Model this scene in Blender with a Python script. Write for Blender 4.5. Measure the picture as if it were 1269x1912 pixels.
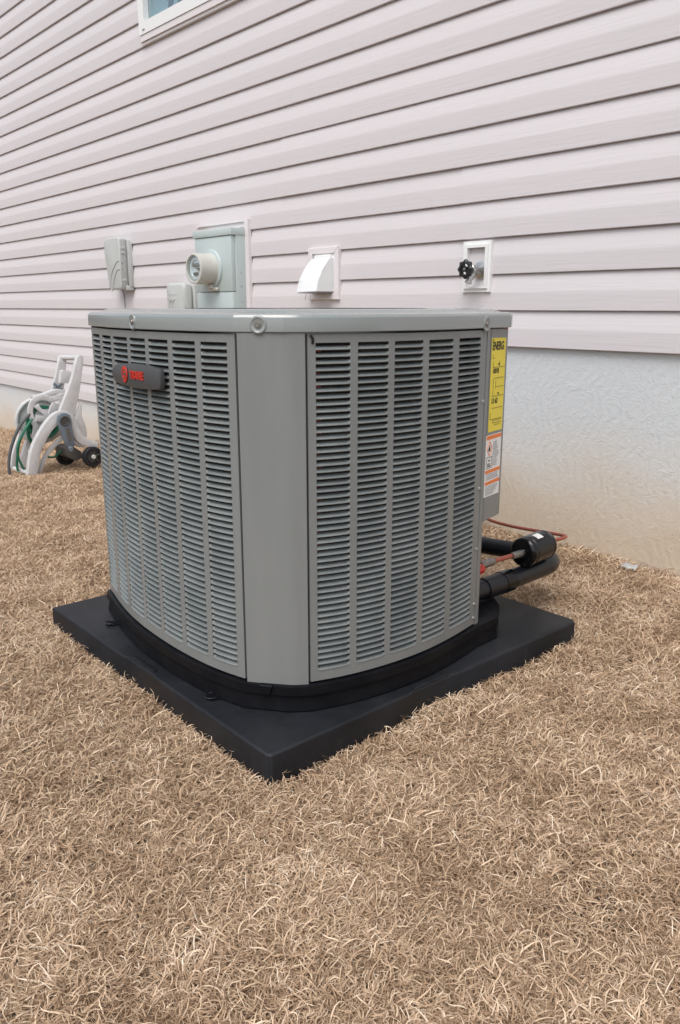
import bpy, bmesh, math, random
import numpy as np
from mathutils import Vector, Matrix
random.seed(7); rng = np.random.default_rng(11)
S = bpy.context.scene
for o in list(bpy.data.objects): bpy.data.objects.remove(o)
COL = S.collection

# ---------------------------------------------------------------- camera
EYE = 0.777
PITCH = math.atan(383/1500.0); HEAD = math.pi - math.atan(1352.5/math.hypot(1500, 383))
cam_d = bpy.data.cameras.new('camera'); cam = bpy.data.objects.new('camera', cam_d); COL.objects.link(cam)
h = Vector((math.cos(HEAD), math.sin(HEAD), 0))
F = h*math.cos(PITCH) + Vector((0, 0, -math.sin(PITCH)))
Rt = Vector((math.sin(HEAD), -math.cos(HEAD), 0)); Up = Rt.cross(F)
M = Matrix((Rt, Up, -F)).transposed().to_4x4(); M.translation = (0, 0, EYE)
cam.matrix_world = M
cam_d.sensor_fit = 'HORIZONTAL'; cam_d.sensor_width = 36; cam_d.lens = 36*1500/1269
cam_d.clip_start = 0.02; cam_d.clip_end = 400
S.camera = cam

# ---------------------------------------------------------------- sky, sun, exposure
W = bpy.data.worlds.new('World'); S.world = W; W.use_nodes = True
nt = W.node_tree; nt.nodes.clear()
SUN_EL, SUN_AZ = math.radians(58), math.radians(-66)      # azimuth measured from +X, counter-clockwise
sky = nt.nodes.new('ShaderNodeTexSky'); sky.sky_type = 'NISHITA'; sky.sun_disc = False
sky.sun_elevation = SUN_EL; sky.sun_rotation = math.pi/2 - SUN_AZ
sky.air_density = 1.0; sky.dust_density = 3.0
hs = nt.nodes.new('ShaderNodeHueSaturation'); hs.inputs['Saturation'].default_value = 0.45   # overcast: a nearly grey sky
bg = nt.nodes.new('ShaderNodeBackground'); bg.inputs['Strength'].default_value = 0.13
ow = nt.nodes.new('ShaderNodeOutputWorld')
nt.links.new(sky.outputs[0], hs.inputs['Color']); nt.links.new(hs.outputs[0], bg.inputs[0]); nt.links.new(bg.outputs[0], ow.inputs[0])
sd = bpy.data.lights.new('sun', 'SUN'); sd.energy = 1.1; sd.angle = math.radians(40); sd.color = (1, .985, .965)
sun = bpy.data.objects.new('sun', sd); COL.objects.link(sun)
sdir = Vector((math.cos(SUN_EL)*math.cos(SUN_AZ), math.cos(SUN_EL)*math.sin(SUN_AZ), math.sin(SUN_EL)))
sun.rotation_euler = sdir.to_track_quat('Z', 'Y').to_euler(); sun.location = (2, -4, 8)
vs = S.view_settings; vs.view_transform = 'Standard'; vs.look = 'None'; vs.exposure = 0.58; vs.gamma = 1; vs.use_curve_mapping = False

# ---------------------------------------------------------------- materials
def mat(name, col, rough=.5, metal=0, noise=None, bump=None, spec=.5, coat=0, extra=None):
    """noise=(scale, amount, colour2[, stretch]); bump=(scale, strength, distance[, stretch])"""
    m = bpy.data.materials.new(name); m.use_nodes = True; t = m.node_tree; n = t.nodes; b = n['Principled BSDF']
    b.inputs['Base Color'].default_value = (*col, 1); b.inputs['Roughness'].default_value = rough
    b.inputs['Metallic'].default_value = metal; b.inputs['Specular IOR Level'].default_value = spec
    b.inputs['Coat Weight'].default_value = coat
    g = n.new('ShaderNodeNewGeometry')
    def vec(st):
        mp = n.new('ShaderNodeMapping'); mp.inputs['Scale'].default_value = st
        t.links.new(g.outputs['Position'], mp.inputs[0]); return mp.outputs[0]
    if noise:
        sc, am, c2 = noise[:3]; st = noise[3] if len(noise) > 3 else (1, 1, 1)
        nz = n.new('ShaderNodeTexNoise'); nz.inputs['Scale'].default_value = sc; nz.inputs['Detail'].default_value = 6
        nz.inputs['Roughness'].default_value = .65
        t.links.new(vec(st), nz.inputs['Vector'])
        rp = n.new('ShaderNodeValToRGB'); rp.color_ramp.elements[0].position = .38; rp.color_ramp.elements[1].position = .68
        rp.color_ramp.elements[0].color = (0, 0, 0, 1); rp.color_ramp.elements[1].color = (am, am, am, 1)
        mx = n.new('ShaderNodeMix'); mx.data_type = 'RGBA'; mx.inputs[6].default_value = (*col, 1); mx.inputs[7].default_value = (*c2, 1)
        t.links.new(nz.outputs[0], rp.inputs[0]); t.links.new(rp.outputs[0], mx.inputs[0]); t.links.new(mx.outputs[2], b.inputs['Base Color'])
    if bump:
        sc, stg, di = bump[:3]; st = bump[3] if len(bump) > 3 else (1, 1, 1)
        nb = n.new('ShaderNodeTexNoise'); nb.inputs['Scale'].default_value = sc; nb.inputs['Detail'].default_value = 5
        t.links.new(vec(st), nb.inputs['Vector'])
        bp = n.new('ShaderNodeBump'); bp.inputs['Strength'].default_value = stg; bp.inputs['Distance'].default_value = di
        t.links.new(nb.outputs[0], bp.inputs['Height']); t.links.new(bp.outputs[0], b.inputs['Normal'])
    if extra: extra(m, t, n, b, g)
    return m

M_ = {}
M_['siding'] = mat('vinyl_siding', (.645, .607, .614), .62, noise=(1.6, .6, (.615, .585, .592), (.5, 1, 1.5)),
                   bump=(60, .40, .0016, (.10, 1, 2.4)), spec=.3)
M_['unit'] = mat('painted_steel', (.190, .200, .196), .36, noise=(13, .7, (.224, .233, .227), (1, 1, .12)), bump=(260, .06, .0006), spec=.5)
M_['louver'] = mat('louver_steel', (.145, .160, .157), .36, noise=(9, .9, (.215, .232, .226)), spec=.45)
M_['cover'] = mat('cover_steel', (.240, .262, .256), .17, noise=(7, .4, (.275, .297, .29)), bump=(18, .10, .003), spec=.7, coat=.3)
M_['badge'] = mat('badge_plastic', (.060, .063, .065), .38)
M_['red'] = mat('red_enamel', (.50, .032, .02), .35)
M_['pan'] = mat('black_base_pan', (.0045, .005, .007), .42, noise=(22, .25, (.022, .022, .024)), bump=(60, .1, .001), spec=.12)
def pad_extra(m, t, n, b, g):
    # fine pale dust and scuffs
    v = n.new('ShaderNodeTexNoise'); v.inputs['Scale'].default_value = 90; v.inputs['Detail'].default_value = 8; v.inputs['Roughness'].default_value = .8
    t.links.new(g.outputs['Position'], v.inputs['Vector'])
    r = n.new('ShaderNodeValToRGB'); r.color_ramp.elements[0].position = .60; r.color_ramp.elements[1].position = .78
    r.color_ramp.elements[1].color = (.22, .22, .22, 1)
    mx = n.new('ShaderNodeMix'); mx.data_type = 'RGBA'; mx.inputs[7].default_value = (.16, .14, .12, 1)
    src = b.inputs['Base Color'].links[0].from_socket
    t.links.new(src, mx.inputs[6]); t.links.new(v.outputs[0], r.inputs[0]); t.links.new(r.outputs[0], mx.inputs[0])
    t.links.new(mx.outputs[2], b.inputs['Base Color'])
M_['pad'] = mat('pad_plastic', (.0085, .0095, .012), .48, noise=(5, .8, (.024, .026, .031)), spec=.24, bump=(380, .3, .0008), extra=pad_extra)
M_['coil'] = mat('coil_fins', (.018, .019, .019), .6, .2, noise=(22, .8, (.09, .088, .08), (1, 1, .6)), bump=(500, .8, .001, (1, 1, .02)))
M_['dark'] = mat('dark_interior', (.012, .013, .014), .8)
M_['copper'] = mat('aged_copper', (.46, .13, .085), .42, .55, noise=(60, .6, (.25, .09, .06)))
M_['rubber'] = mat('foam_insulation', (.005, .006, .009), .38, bump=(70, .25, .002))
M_['blackpaint'] = mat('black_gloss_paint', (.004, .004, .005), .16, spec=.4)
M_['steel'] = mat('zinc_screw', (.45, .46, .46), .3, .9)
M_['valve'] = mat('aged_brass', (.28, .27, .25), .4, .7, noise=(80, .6, (.16, .13, .1)))
M_['boxgreen'] = mat('utility_grey_green', (.45, .52, .51), .45, noise=(8, .5, (.49, .555, .545)), bump=(200, .05, .0005))
M_['telecom'] = mat('telecom_grey', (.47, .49, .475), .5, noise=(11, .6, (.53, .54, .52)))
M_['cream'] = mat('meter_ring_cream', (.55, .545, .50), .45, noise=(20, .4, (.42, .40, .35)))
M_['white'] = mat('white_vinyl', (.80, .80, .79), .4)
M_['whitewarm'] = mat('white_trim', (.72, .68, .68), .5)
M_['hood'] = mat('dusty_white_hood', (.80, .81, .81), .45, noise=(30, .4, (.70, .72, .72)))
M_['chrome'] = mat('dull_chrome', (.55, .55, .54), .28, .95, noise=(60, .5, (.35, .35, .33)))
M_['black'] = mat('black_plastic', (.012, .012, .013), .35)
M_['yellow'] = mat('yellow_paper', (.80, .66, .05), .5)
M_['paper'] = mat('white_paper', (.78, .78, .76), .5)
M_['orange'] = mat('orange_print', (.80, .20, .03), .5)
M_['ink'] = mat('black_ink', (.03, .028, .015), .6)
M_['greyink'] = mat('grey_ink', (.30, .31, .33), .6)
M_['reel'] = mat('reel_plastic', (.58, .575, .575), .42, noise=(25, .5, (.44, .43, .42)))
M_['reeldark'] = mat('crank_plastic', (.14, .17, .20), .5, noise=(25, .5, (.10, .12, .14)))
M_['brownplastic'] = mat('brown_bracket_plastic', (.11, .10, .09), .6)  # dark brownish plastic, axle housing and crank slot
M_['hose'] = mat('green_hose', (.018, .155, .09), .38)
M_['greyhose'] = mat('grey_hose', (.09, .095, .10), .45)
M_['tyre'] = mat('tyre_plastic', (.010, .011, .016), .45)
M_['hub'] = mat('wheel_hub_plastic', (.06, .058, .055), .5)

def found_extra(m, t, n, b, g):
    sx = n.new('ShaderNodeSeparateXYZ'); t.links.new(g.outputs['Position'], sx.inputs[0])
    nz = n.new('ShaderNodeTexNoise'); nz.inputs['Scale'].default_value = 3.2; nz.inputs['Detail'].default_value = 7
    t.links.new(g.outputs['Position'], nz.inputs['Vector'])
    ad = n.new('ShaderNodeMath'); ad.operation = 'MULTIPLY_ADD'; ad.inputs[1].default_value = -.30
    t.links.new(nz.outputs[0], ad.inputs[0]); t.links.new(sx.outputs[2], ad.inputs[2])
    # soil follows the falling grade to the left
    gx = n.new('ShaderNodeMath'); gx.operation = 'MULTIPLY_ADD'; gx.inputs[1].default_value = -.055
    t.links.new(sx.outputs[0], gx.inputs[0]); t.links.new(ad.outputs[0], gx.inputs[2])
    rp = n.new('ShaderNodeValToRGB'); e = rp.color_ramp.elements
    e[0].position = -0.0; e[0].color = (.57, .48, .375, 1); e[1].position = .36; e[1].color = (.595, .62, .63, 1)
    x = e.new(.10); x.color = (.60, .53, .445, 1)
    x = e.new(.22); x.color = (.62, .605, .575, 1)
    t.links.new(gx.outputs[0], rp.inputs[0])
    t.links.new(rp.outputs[0], b.inputs['Base Color'])
    # trowelled stucco: swirls, grit and long arcs
    def noise(sc, dist, det, st=(1, 1, 1)):
        mp = n.new('ShaderNodeMapping'); mp.inputs['Scale'].default_value = st; t.links.new(g.outputs['Position'], mp.inputs[0])
        k = n.new('ShaderNodeTexNoise'); k.inputs['Scale'].default_value = sc; k.inputs['Distortion'].default_value = dist; k.inputs['Detail'].default_value = det
        t.links.new(mp.outputs[0], k.inputs['Vector']); return k.outputs[0]
    a = noise(30, 3.6, 7); c = noise(190, .6, 3); dd = noise(9, 1.5, 4, (1, 1, 1.8))
    wv = n.new('ShaderNodeTexWave'); wv.wave_type = 'RINGS'; wv.rings_direction = 'Y'
    wv.inputs['Scale'].default_value = 9; wv.inputs['Distortion'].default_value = 16; wv.inputs['Detail'].default_value = 4; wv.inputs['Detail Scale'].default_value = .8
    t.links.new(g.outputs['Position'], wv.inputs['Vector'])
    def add(p, q, w):
        z = n.new('ShaderNodeMath'); z.operation = 'MULTIPLY_ADD'; z.inputs[1].default_value = w
        t.links.new(q, z.inputs[0]); t.links.new(p, z.inputs[2]); return z.outputs[0]
    s = add(a, c, .45); s = add(s, wv.outputs[1], .42); s = add(s, dd, .55)
    bp = n.new('ShaderNodeBump'); bp.inputs['Strength'].default_value = .33; bp.inputs['Distance'].default_value = .005
    t.links.new(s, bp.inputs['Height']); t.links.new(bp.outputs[0], b.inputs['Normal'])
M_['stucco'] = mat('stucco', (.5, .5, .5), .85, spec=.2, extra=found_extra)

def grass_extra(m, t, n, b, g):
    at = n.new('ShaderNodeAttribute'); at.attribute_name = 'tone'
    nz = n.new('ShaderNodeTexNoise'); nz.inputs['Scale'].default_value = 5.5; nz.inputs['Detail'].default_value = 6; nz.inputs['Roughness'].default_value = .6
    t.links.new(g.outputs['Position'], nz.inputs['Vector'])
    ad = n.new('ShaderNodeMath'); ad.operation = 'MULTIPLY_ADD'; ad.inputs[1].default_value = .85
    sb = n.new('ShaderNodeMath'); sb.operation = 'SUBTRACT'; sb.inputs[1].default_value = .485
    t.links.new(nz.outputs[0], ad.inputs[0]); t.links.new(at.outputs['Fac'], ad.inputs[2]); t.links.new(ad.outputs[0], sb.inputs[0])
    rp = n.new('ShaderNodeValToRGB'); e = rp.color_ramp.elements
    e[0].position = 0; e[0].color = (.20, .125, .075, 1); e[1].position = 1; e[1].color = (.86, .76, .63, 1)
    for p, c in ((.25, (.375, .250, .155)), (.5, (.56, .402, .265)), (.75, (.74, .575, .41))):
        x = e.new(p); x.color = (*c, 1)
    t.links.new(sb.outputs[0], rp.inputs[0]); t.links.new(rp.outputs[0], b.inputs['Base Color'])
M_['grass'] = mat('dormant_grass', (.5, .4, .3), .75, spec=.15, extra=grass_extra)
M_['soil'] = mat('thatch', (.12, .085, .06), .9, noise=(60, 1, (.27, .195, .135)), bump=(90, 1, .012), spec=.1)
M_['scrap'] = mat('clear_wrapper', (.42, .41, .40), .2)
M_['sky_sheet'] = mat('pale_sky_reflection', (.66, .83, .88), .7, noise=(4, .5, (.70, .86, .90)))  # pale blue colour stands in for sky reflected in the glass
M_['teal'] = mat('dark_teal', (.06, .13, .16), .7)  # dark teal of the wavy shapes in the window
def glass():
    m = bpy.data.materials.new('window_glass'); m.use_nodes = True; t = m.node_tree; n = t.nodes; n.clear()
    o = n.new('ShaderNodeOutputMaterial'); mx = n.new('ShaderNodeMixShader'); tr = n.new('ShaderNodeBsdfTransparent'); gl = n.new('ShaderNodeBsdfGlossy')
    tr.inputs[0].default_value = (.88, .95, .97, 1); gl.inputs['Roughness'].default_value = .03
    mx.inputs[0].default_value = .17   # both faces together reflect about a quarter
    t.links.new(tr.outputs[0], mx.inputs[1]); t.links.new(gl.outputs[0], mx.inputs[2]); t.links.new(mx.outputs[0], o.inputs[0])
    return m
M_['glass'] = glass()

# ---------------------------------------------------------------- mesh helpers
class MB:
    def __init__(s): s.v = []; s.f = []
    def add(s, vs, fs):
        k = len(s.v); s.v += [tuple(p) for p in vs]; s.f += [tuple(i+k for i in f) for f in fs]; return s
    def box(s, x0, x1, y0, y1, z0, z1):
        v = [(x, y, z) for x in (x0, x1) for y in (y0, y1) for z in (z0, z1)]
        return s.add(v, [(0, 1, 3, 2), (4, 6, 7, 5), (0, 4, 5, 1), (2, 3, 7, 6), (0, 2, 6, 4), (1, 5, 7, 3)])
    def bbox(s, x0, x1, y0, y1, z0, z1, r, seg=2):
        bm = bmesh.new(); bmesh.ops.create_cube(bm, size=1)
        for v in bm.verts: v.co = Vector(((x0+x1)/2+v.co.x*(x1-x0), (y0+y1)/2+v.co.y*(y1-y0), (z0+z1)/2+v.co.z*(z1-z0)))
        bmesh.ops.bevel(bm, geom=bm.edges[:], offset=r, segments=seg, affect='EDGES', profile=.5)
        return s.frombm(bm)
    def frombm(s, bm):
        bm.verts.index_update(); s.add([v.co for v in bm.verts], [[v.index for v in f.verts] for f in bm.faces]); bm.free(); return s
    def prism(s, pts, off, bevel=0, seg=2):
        """pts: closed 3D polygon; off: extrusion vector"""
        bm = bmesh.new(); vv = [bm.verts.new(p) for p in pts]; f = bm.faces.new(vv)
        r = bmesh.ops.extrude_face_region(bm, geom=[f])
        nv = [e for e in r['geom'] if isinstance(e, bmesh.types.BMVert)]
        bmesh.ops.translate(bm, verts=nv, vec=Vector(off)); bmesh.ops.recalc_face_normals(bm, faces=bm.faces[:])
        if bevel:
            nf = [e for e in r['geom'] if isinstance(e, bmesh.types.BMFace)][0]
            es = set(nf.edges) | set(f.edges if f.is_valid else [])
            bmesh.ops.bevel(bm, geom=list(es), offset=bevel, segments=seg, affect='EDGES', profile=.5)
        return s.frombm(bm)
    def tube(s, pts, r, n=10, closed=False, caps=True):
        P = [Vector(p) for p in pts]; m = len(P); rr = r if hasattr(r, '__len__') else [r]*m
        up = Vector((0, 0, 1)); prev = None; k = len(s.v); vs = []
        for i, p in enumerate(P):
            a = P[(i-1) % m] if (closed or i) else p; b = P[(i+1) % m] if (closed or i < m-1) else p
            t = (b-a).normalized()
            if prev is None:
                x = t.cross(up)
                if x.length < .1: x = t.cross(Vector((1, 0, 0)))
            else: x = prev - t*prev.dot(t)
            x.normalize(); prev = x; y = t.cross(x)
            vs += [p + (x*math.cos(q)+y*math.sin(q))*rr[i] for q in [2*math.pi*j/n for j in range(n)]]
        fs = []
        for i in range(m if closed else m-1):
            for j in range(n):
                i2 = (i+1) % m; fs.append((i*n+j, i*n+(j+1) % n, i2*n+(j+1) % n, i2*n+j))
        if caps and not closed: fs += [tuple(range(n))[::-1], tuple((m-1)*n+j for j in range(n))]
        return s.add(vs, fs)
    def lathe(s, prof, o, ax, n=32):
        """prof: (radius, distance along ax) pairs from o"""
        o = Vector(o); ax = Vector(ax).normalized(); x = ax.orthogonal().normalized(); y = ax.cross(x)
        vs = [o + ax*d + (x*math.cos(2*math.pi*j/n)+y*math.sin(2*math.pi*j/n))*max(r, 1e-5) for r, d in prof for j in range(n)]
        fs = [(i*n+j, i*n+(j+1) % n, (i+1)*n+(j+1) % n, (i+1)*n+j) for i in range(len(prof)-1) for j in range(n)]
        return s.add(vs, fs)
    def band(s, pts, ws, off):
        """a flat strip of varying width along pts (3D, in one plane with normal off), extruded by off"""
        P = [Vector(p) for p in pts]; o = Vector(off); nn = o.normalized(); L = []; Rr = []
        for i, p in enumerate(P):
            t = (P[min(i+1, len(P)-1)]-P[max(i-1, 0)]).normalized(); sd_ = nn.cross(t).normalized()
            L.append(p+sd_*ws[i]/2); Rr.append(p-sd_*ws[i]/2)
        return s.prism(L+Rr[::-1], off, bevel=min(.0025, min(ws)*.2), seg=2)

def tag(o, label, cat, group=None, kind=None):
    if label: o['label'] = label
    if cat: o['category'] = cat
    if group: o['group'] = group
    if kind: o['kind'] = kind
    return o
def empty(name, loc, label, cat, group=None):
    o = bpy.data.objects.new(name, None); COL.objects.link(o); o.location = loc; o.empty_display_size = .1
    return tag(o, label, cat, group)
def root_loc(o):
    while o.parent: o = o.parent
    return Vector(o.location)
def obj(name, mb, material, parent=None, smooth=True, angle=35, org=None):
    me = bpy.data.meshes.new(name)
    o0 = Vector((0, 0, 0)) if parent is None else root_loc(parent)
    if org is not None: o0 = Vector(org)
    me.from_pydata([Vector(p)-o0 for p in mb.v], [], mb.f)
    bm = bmesh.new(); bm.from_mesh(me); bmesh.ops.recalc_face_normals(bm, faces=bm.faces[:]); bm.to_mesh(me); bm.free()
    me.materials.append(M_[material] if isinstance(material, str) else material)
    if smooth:
        me.polygons.foreach_set('use_smooth', [True]*len(me.polygons)); me.set_sharp_from_angle(angle=math.radians(angle))
    o = bpy.data.objects.new(name, me); COL.objects.link(o)
    if parent is not None: o.parent = parent
    elif org is not None: o.location = o0
    return o
def linked(o, parent, dloc):
    c = o.copy(); COL.objects.link(c); c.parent = parent; c.location = Vector(o.location)+Vector(dloc); return c
_font_n = 0
def text_mb(txt, size, O, right, up, depth=.0006, bold=0.0, sx=1.0):
    """text laid in the plane at O (left, baseline), raised by depth towards right x up"""
    cu = bpy.data.curves.new('lettering', 'FONT'); cu.body = txt; cu.size = size; cu.extrude = depth/2; cu.offset = bold; cu.resolution_u = 3
    to = bpy.data.objects.new('lettering_source', cu); me = to.to_mesh(); right = Vector(right).normalized(); up = Vector(up).normalized(); nn = right.cross(up)
    mb = MB(); O = Vector(O)
    mb.add([O+right*(v.co.x*sx)+up*v.co.y+nn*(v.co.z+depth/2) for v in me.vertices], [list(p.vertices) for p in me.polygons])
    to.to_mesh_clear(); bpy.data.objects.remove(to); bpy.data.curves.remove(cu); return mb
def smoothline(pts, k=8):
    P = [Vector(p) for p in pts]; P = [2*P[0]-P[1]]+P+[2*P[-1]-P[-2]]; out = []
    for i in range(1, len(P)-2):
        a, b, c, d = P[i-1:i+3]
        for j in range(k):
            t = j/k; out.append(.5*((2*b)+(-a+c)*t+(2*a-5*b+4*c-d)*t*t+(-a+3*b-3*c+d)*t**3))
    out.append(P[-2].copy()); return out

# ================================================================ ground
WALL = 2.275
def grade(x):
    return float(np.interp(x, [-14, -9, -6.9, -5.1, -4.0, -2.6, -2.2, 20], [-.38, -.29, -.20, -.085, -.05, -.008, 0, 0]))
# one sheet, fine near the camera and coarse out to the horizon
xs = np.unique(np.concatenate([np.linspace(-200, -9, 16), np.arange(-9, 2.01, .05), np.linspace(2.2, 200, 16)]))
ys = np.unique(np.concatenate([np.linspace(-200, -1, 16), np.arange(-1, 2.6, .05), np.linspace(2.7, 200, 8)]))
gz = rng.normal(0, .004, (len(xs), len(ys)))
mb = MB(); mb.v = [(x, y, grade(x)-.030+gz[i, j]) for i, x in enumerate(xs) for j, y in enumerate(ys)]
ny = len(ys); mb.f = [(i*ny+j, (i+1)*ny+j, (i+1)*ny+j+1, i*ny+j+1) for i in range(len(xs)-1) for j in range(ny-1)]
g = obj('ground', mb, 'soil', angle=180); tag(g, None, None, kind='structure')

# ================================================================ house wall
house = empty('house', (-3, WALL, 0), 'two storey house wall of pale pinkish beige horizontal vinyl siding on a stucco foundation', 'house')
C0, CH = .6464, .1188            # bottom of the lowest full-length course, height of a course
def course_mb(x0, x1, dy=0.0):
    prof = [(.000, .012), (.0, .0), ]            # (z, y) : y towards the house is +
    prof = [(.0015, .0095), (.0, .0075), (.0, -.0142), (.0015, -.0150), (CH*.25, -.0153), (CH*.46, -.0155), (CH*.49, -.0154), (CH*.53, -.0147), (CH*.70, -.0112), (CH*.86, -.0080), (CH*.95, -.0055), (CH*1.0, -.0010), (CH*1.04, .0004)]
    mb = MB()
    nseg = max(1, int((x1-x0)/.6)); X = np.linspace(x0, x1, nseg+1)
    for x in X: mb.v += [(x, WALL+y+dy, z) for z, y in prof]
    n = len(prof)
    mb.f = [(i*n+j, (i+1)*n+j, (i+1)*n+j+1, i*n+j+1) for i in range(nseg) for j in range(n-1)]
    for i in (0, nseg): mb.f.append(tuple(i*n+j for j in range(n)))
    return mb
XL, XR, STEP = -11.0, 1.6, -3.0
WX0, WX1, WZ0, WZ1 = -4.125, -2.95, 2.087, 3.55            # window outside size
cache = {}
def plank(k, x0, x1, dy=0.0):
    key = (x0, x1, dy)
    if key not in cache:
        o = obj('siding_plank', course_mb(x0, x1, dy), 'siding', house, angle=20); cache[key] = o
        o.location.z += C0+CH*k; cache[key+('z',)] = k
    else:
        linked(cache[key], house, (0, 0, CH*(k-cache[key+('z',)])))
for k in range(-4, 31):
    zb, zt = C0+CH*k, C0+CH*(k+1)
    if k < 0: plank(k, XL, STEP)
    elif k in (5, 6): plank(k, XL, -2.98); plank(k, -2.98, XR, -.0026)
    elif k in (3, 4): plank(k, XL, -1.955); plank(k, -1.955, XR, -.0026)
    elif zt > WZ0+.02 and zb < WZ1: plank(k, XL, WX0+.02); plank(k, WX1-.02, XR)
    else: plank(k, XL, XR)
# sheathing behind the planks, in pieces round the window opening
bk = MB()
for a in ((XL, WX0+.02, WALL+.012, WALL+.05, .15, 4.35), (WX1-.02, XR, WALL+.012, WALL+.05, .66, 4.35), (WX0+.02, WX1-.02, WALL+.012, WALL+.05, .66, WZ0+.02), (WX0+.02, WX1-.02, WALL+.012, WALL+.05, WZ1, 4.35)): bk.box(*a)
obj('sheathing', bk, 'dark', house, smooth=False)
obj('foundation', MB().box(XL-.02, XR+.02, WALL+.004, WALL+.20, -.7, .165).box(STEP+.002, XR+.02, WALL+.004, WALL+.20, .165, .6455), 'stucco', house, smooth=False)
cr_ = random.Random(5)
for pl in (((-1.41, .41), (-1.25, .405), (-1.05, .42), (-.8, .425)), ((-1.50, .332), (-1.44, .318), (-1.38, .306))):
    P = []
    for (xa, za), (xb, zb) in zip(pl, pl[1:]):
        for t in np.linspace(0, 1, 7, endpoint=False): P.append((xa+(xb-xa)*t, WALL+.0040, za+(zb-za)*t+cr_.uniform(-.0022, .0022)))
    obj('hairline_crack', MB().tube(P, [.0006*cr_.uniform(.2, 1) for _ in P], 5), 'stucco', house)
obj('corner_trim', MB().box(STEP-.012, STEP+.012, WALL-.016, WALL+.004, .172, .646), 'whitewarm', house, smooth=False)
# window
win = obj('window', MB().box(WX0, WX0+.055, WALL-.034, WALL+.05, WZ0+.03, WZ1).box(WX1-.055, WX1, WALL-.034, WALL+.05, WZ0+.03, WZ1)
          .box(WX0+.055, WX1-.055, WALL-.034, WALL+.05, WZ0+.03, WZ0+.085).box(WX0+.055, WX1-.055, WALL-.034, WALL+.05, WZ1-.055, WZ1)
          .box(WX0+.055, WX1-.055, WALL-.028, WALL+.04, 2.80, 2.84), 'white', house, smooth=False)
obj('sill', MB().box(WX0+.004, WX1-.004, WALL-.030, WALL+.0, WZ0, WZ0+.0285).box(WX0+.002, WX1-.002, WALL-.022, WALL, WZ0-.014, WZ0-.001), 'whitewarm', win, smooth=False)
obj('pane', MB().box(WX0+.055, WX1-.055, WALL-.004, WALL+.0, WZ0+.085, WZ1-.055), 'glass', win, smooth=False)
obj('weep_cap', MB().bbox(WX0+.040, WX0+.060, WALL-.0375, WALL-.0335, WZ0+.046, WZ0+.052, .001), 'greyink', win)
def wavy(x0, x1, y, z0, z1, amp, per, n=60):
    m = MB(); X = np.linspace(x0, x1, n)
    for d in (0, .003):
        m.v += [(x, y+d+amp*math.sin(x*per)+amp*.5*math.sin(x*per*2.3+1), z) for x in X for z in (z0, z1)]
    m.f = [(2*i, 2*i+2, 2*i+3, 2*i+1) for i in range(n-1)]+[(2*n+2*i, 2*n+2*i+1, 2*n+2*i+3, 2*n+2*i+2) for i in range(n-1)]
    m.f += [(2*i, 2*n+2*i, 2*n+2*i+2, 2*i+2) for i in range(n-1)]+[(2*i+1, 2*i+3, 2*n+2*i+3, 2*n+2*i+1) for i in range(n-1)]
    m.f += [(0, 1, 2*n+1, 2*n), (2*n-2, 4*n-2, 4*n-1, 2*n-1)]
    return m
obj('sky_sheet', wavy(WX0+.03, WX1-.03, WALL+.009, WZ0+.05, WZ1-.03, .0015, 30), 'sky_sheet', win, angle=180)  # added sheet behind the pane, carries the painted sky reflection
dk = MB()
for ox, w in ((-3.835, .050), (-3.745, .055)):
    pts = [(ox-.05+.0, WZ0+.02), (ox-.015, WZ0+.09), (ox+.02, WZ0+.14), (ox+.015, WZ0+.20), (ox+.03, WZ0+.28), (ox, WZ0+.40), (ox+.03, WZ0+.6), (ox, 3.4)]
    dk.band([(x, WALL+.0030, z+.06) for x, z in pts], [w*.3, w, w*1.3, w, w*1.25, w, w*1.2, w], (0, .002, 0))
obj('teal_bands', dk, 'teal', win)  # wavy dark teal bands just behind the pane

# ================================================================ pad
NX, NY = -.9854, .7027           # near corner of the pad
PS, PT = .917, .047
pad = empty('equipment_pad', (NX-PS/2, NY+PS/2, 0), 'square black plastic pad lying in the tan grass under the air conditioner', 'equipment pad')
def notch(a, b, d=.004): return a, b, d
pts = []
c_ = .007
# outline (counter-clockwise), with the two shallow moulded steps in the near edges
for p in ((-PS, 0), (-.53, 0), (-.525, .004), (-.405, .004), (-.40, 0), (-c_, 0), (0, c_), (0, .345), (-.004, .352), (-.004, .47), (0, .477), (0, PS-.012), (-.012, PS), (-PS+.012, PS), (-PS, PS-.012)):
    pts.append((NX+p[0], NY+p[1], -.045))
slab = MB().prism(pts, (0, 0, PT+.045), bevel=0)
bm = bmesh.new(); me_ = bpy.data.meshes.new('tmp'); me_.from_pydata(slab.v, [], slab.f); bm.from_mesh(me_)
es = [e for e in bm.edges if all(abs(v.co.z-PT) < 1e-4 for v in e.verts)]
bmesh.ops.bevel(bm, geom=es, offset=.006, segments=3, affect='EDGES', profile=.5)
bpy.data.meshes.remove(me_)
obj('slab', MB().frombm(bm), 'pad', pad, angle=40)
obj('raised_lip', MB().bbox(NX-.022, NX-.006, NY+.36, NY+.46, PT-.004, PT+.0025, .002), 'pad', pad)
obj('raised_lip', MB().bbox(NX-.515, NX-.415, NY+.008, NY+.022, PT-.004, PT+.002, .0018), 'pad', pad)

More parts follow.
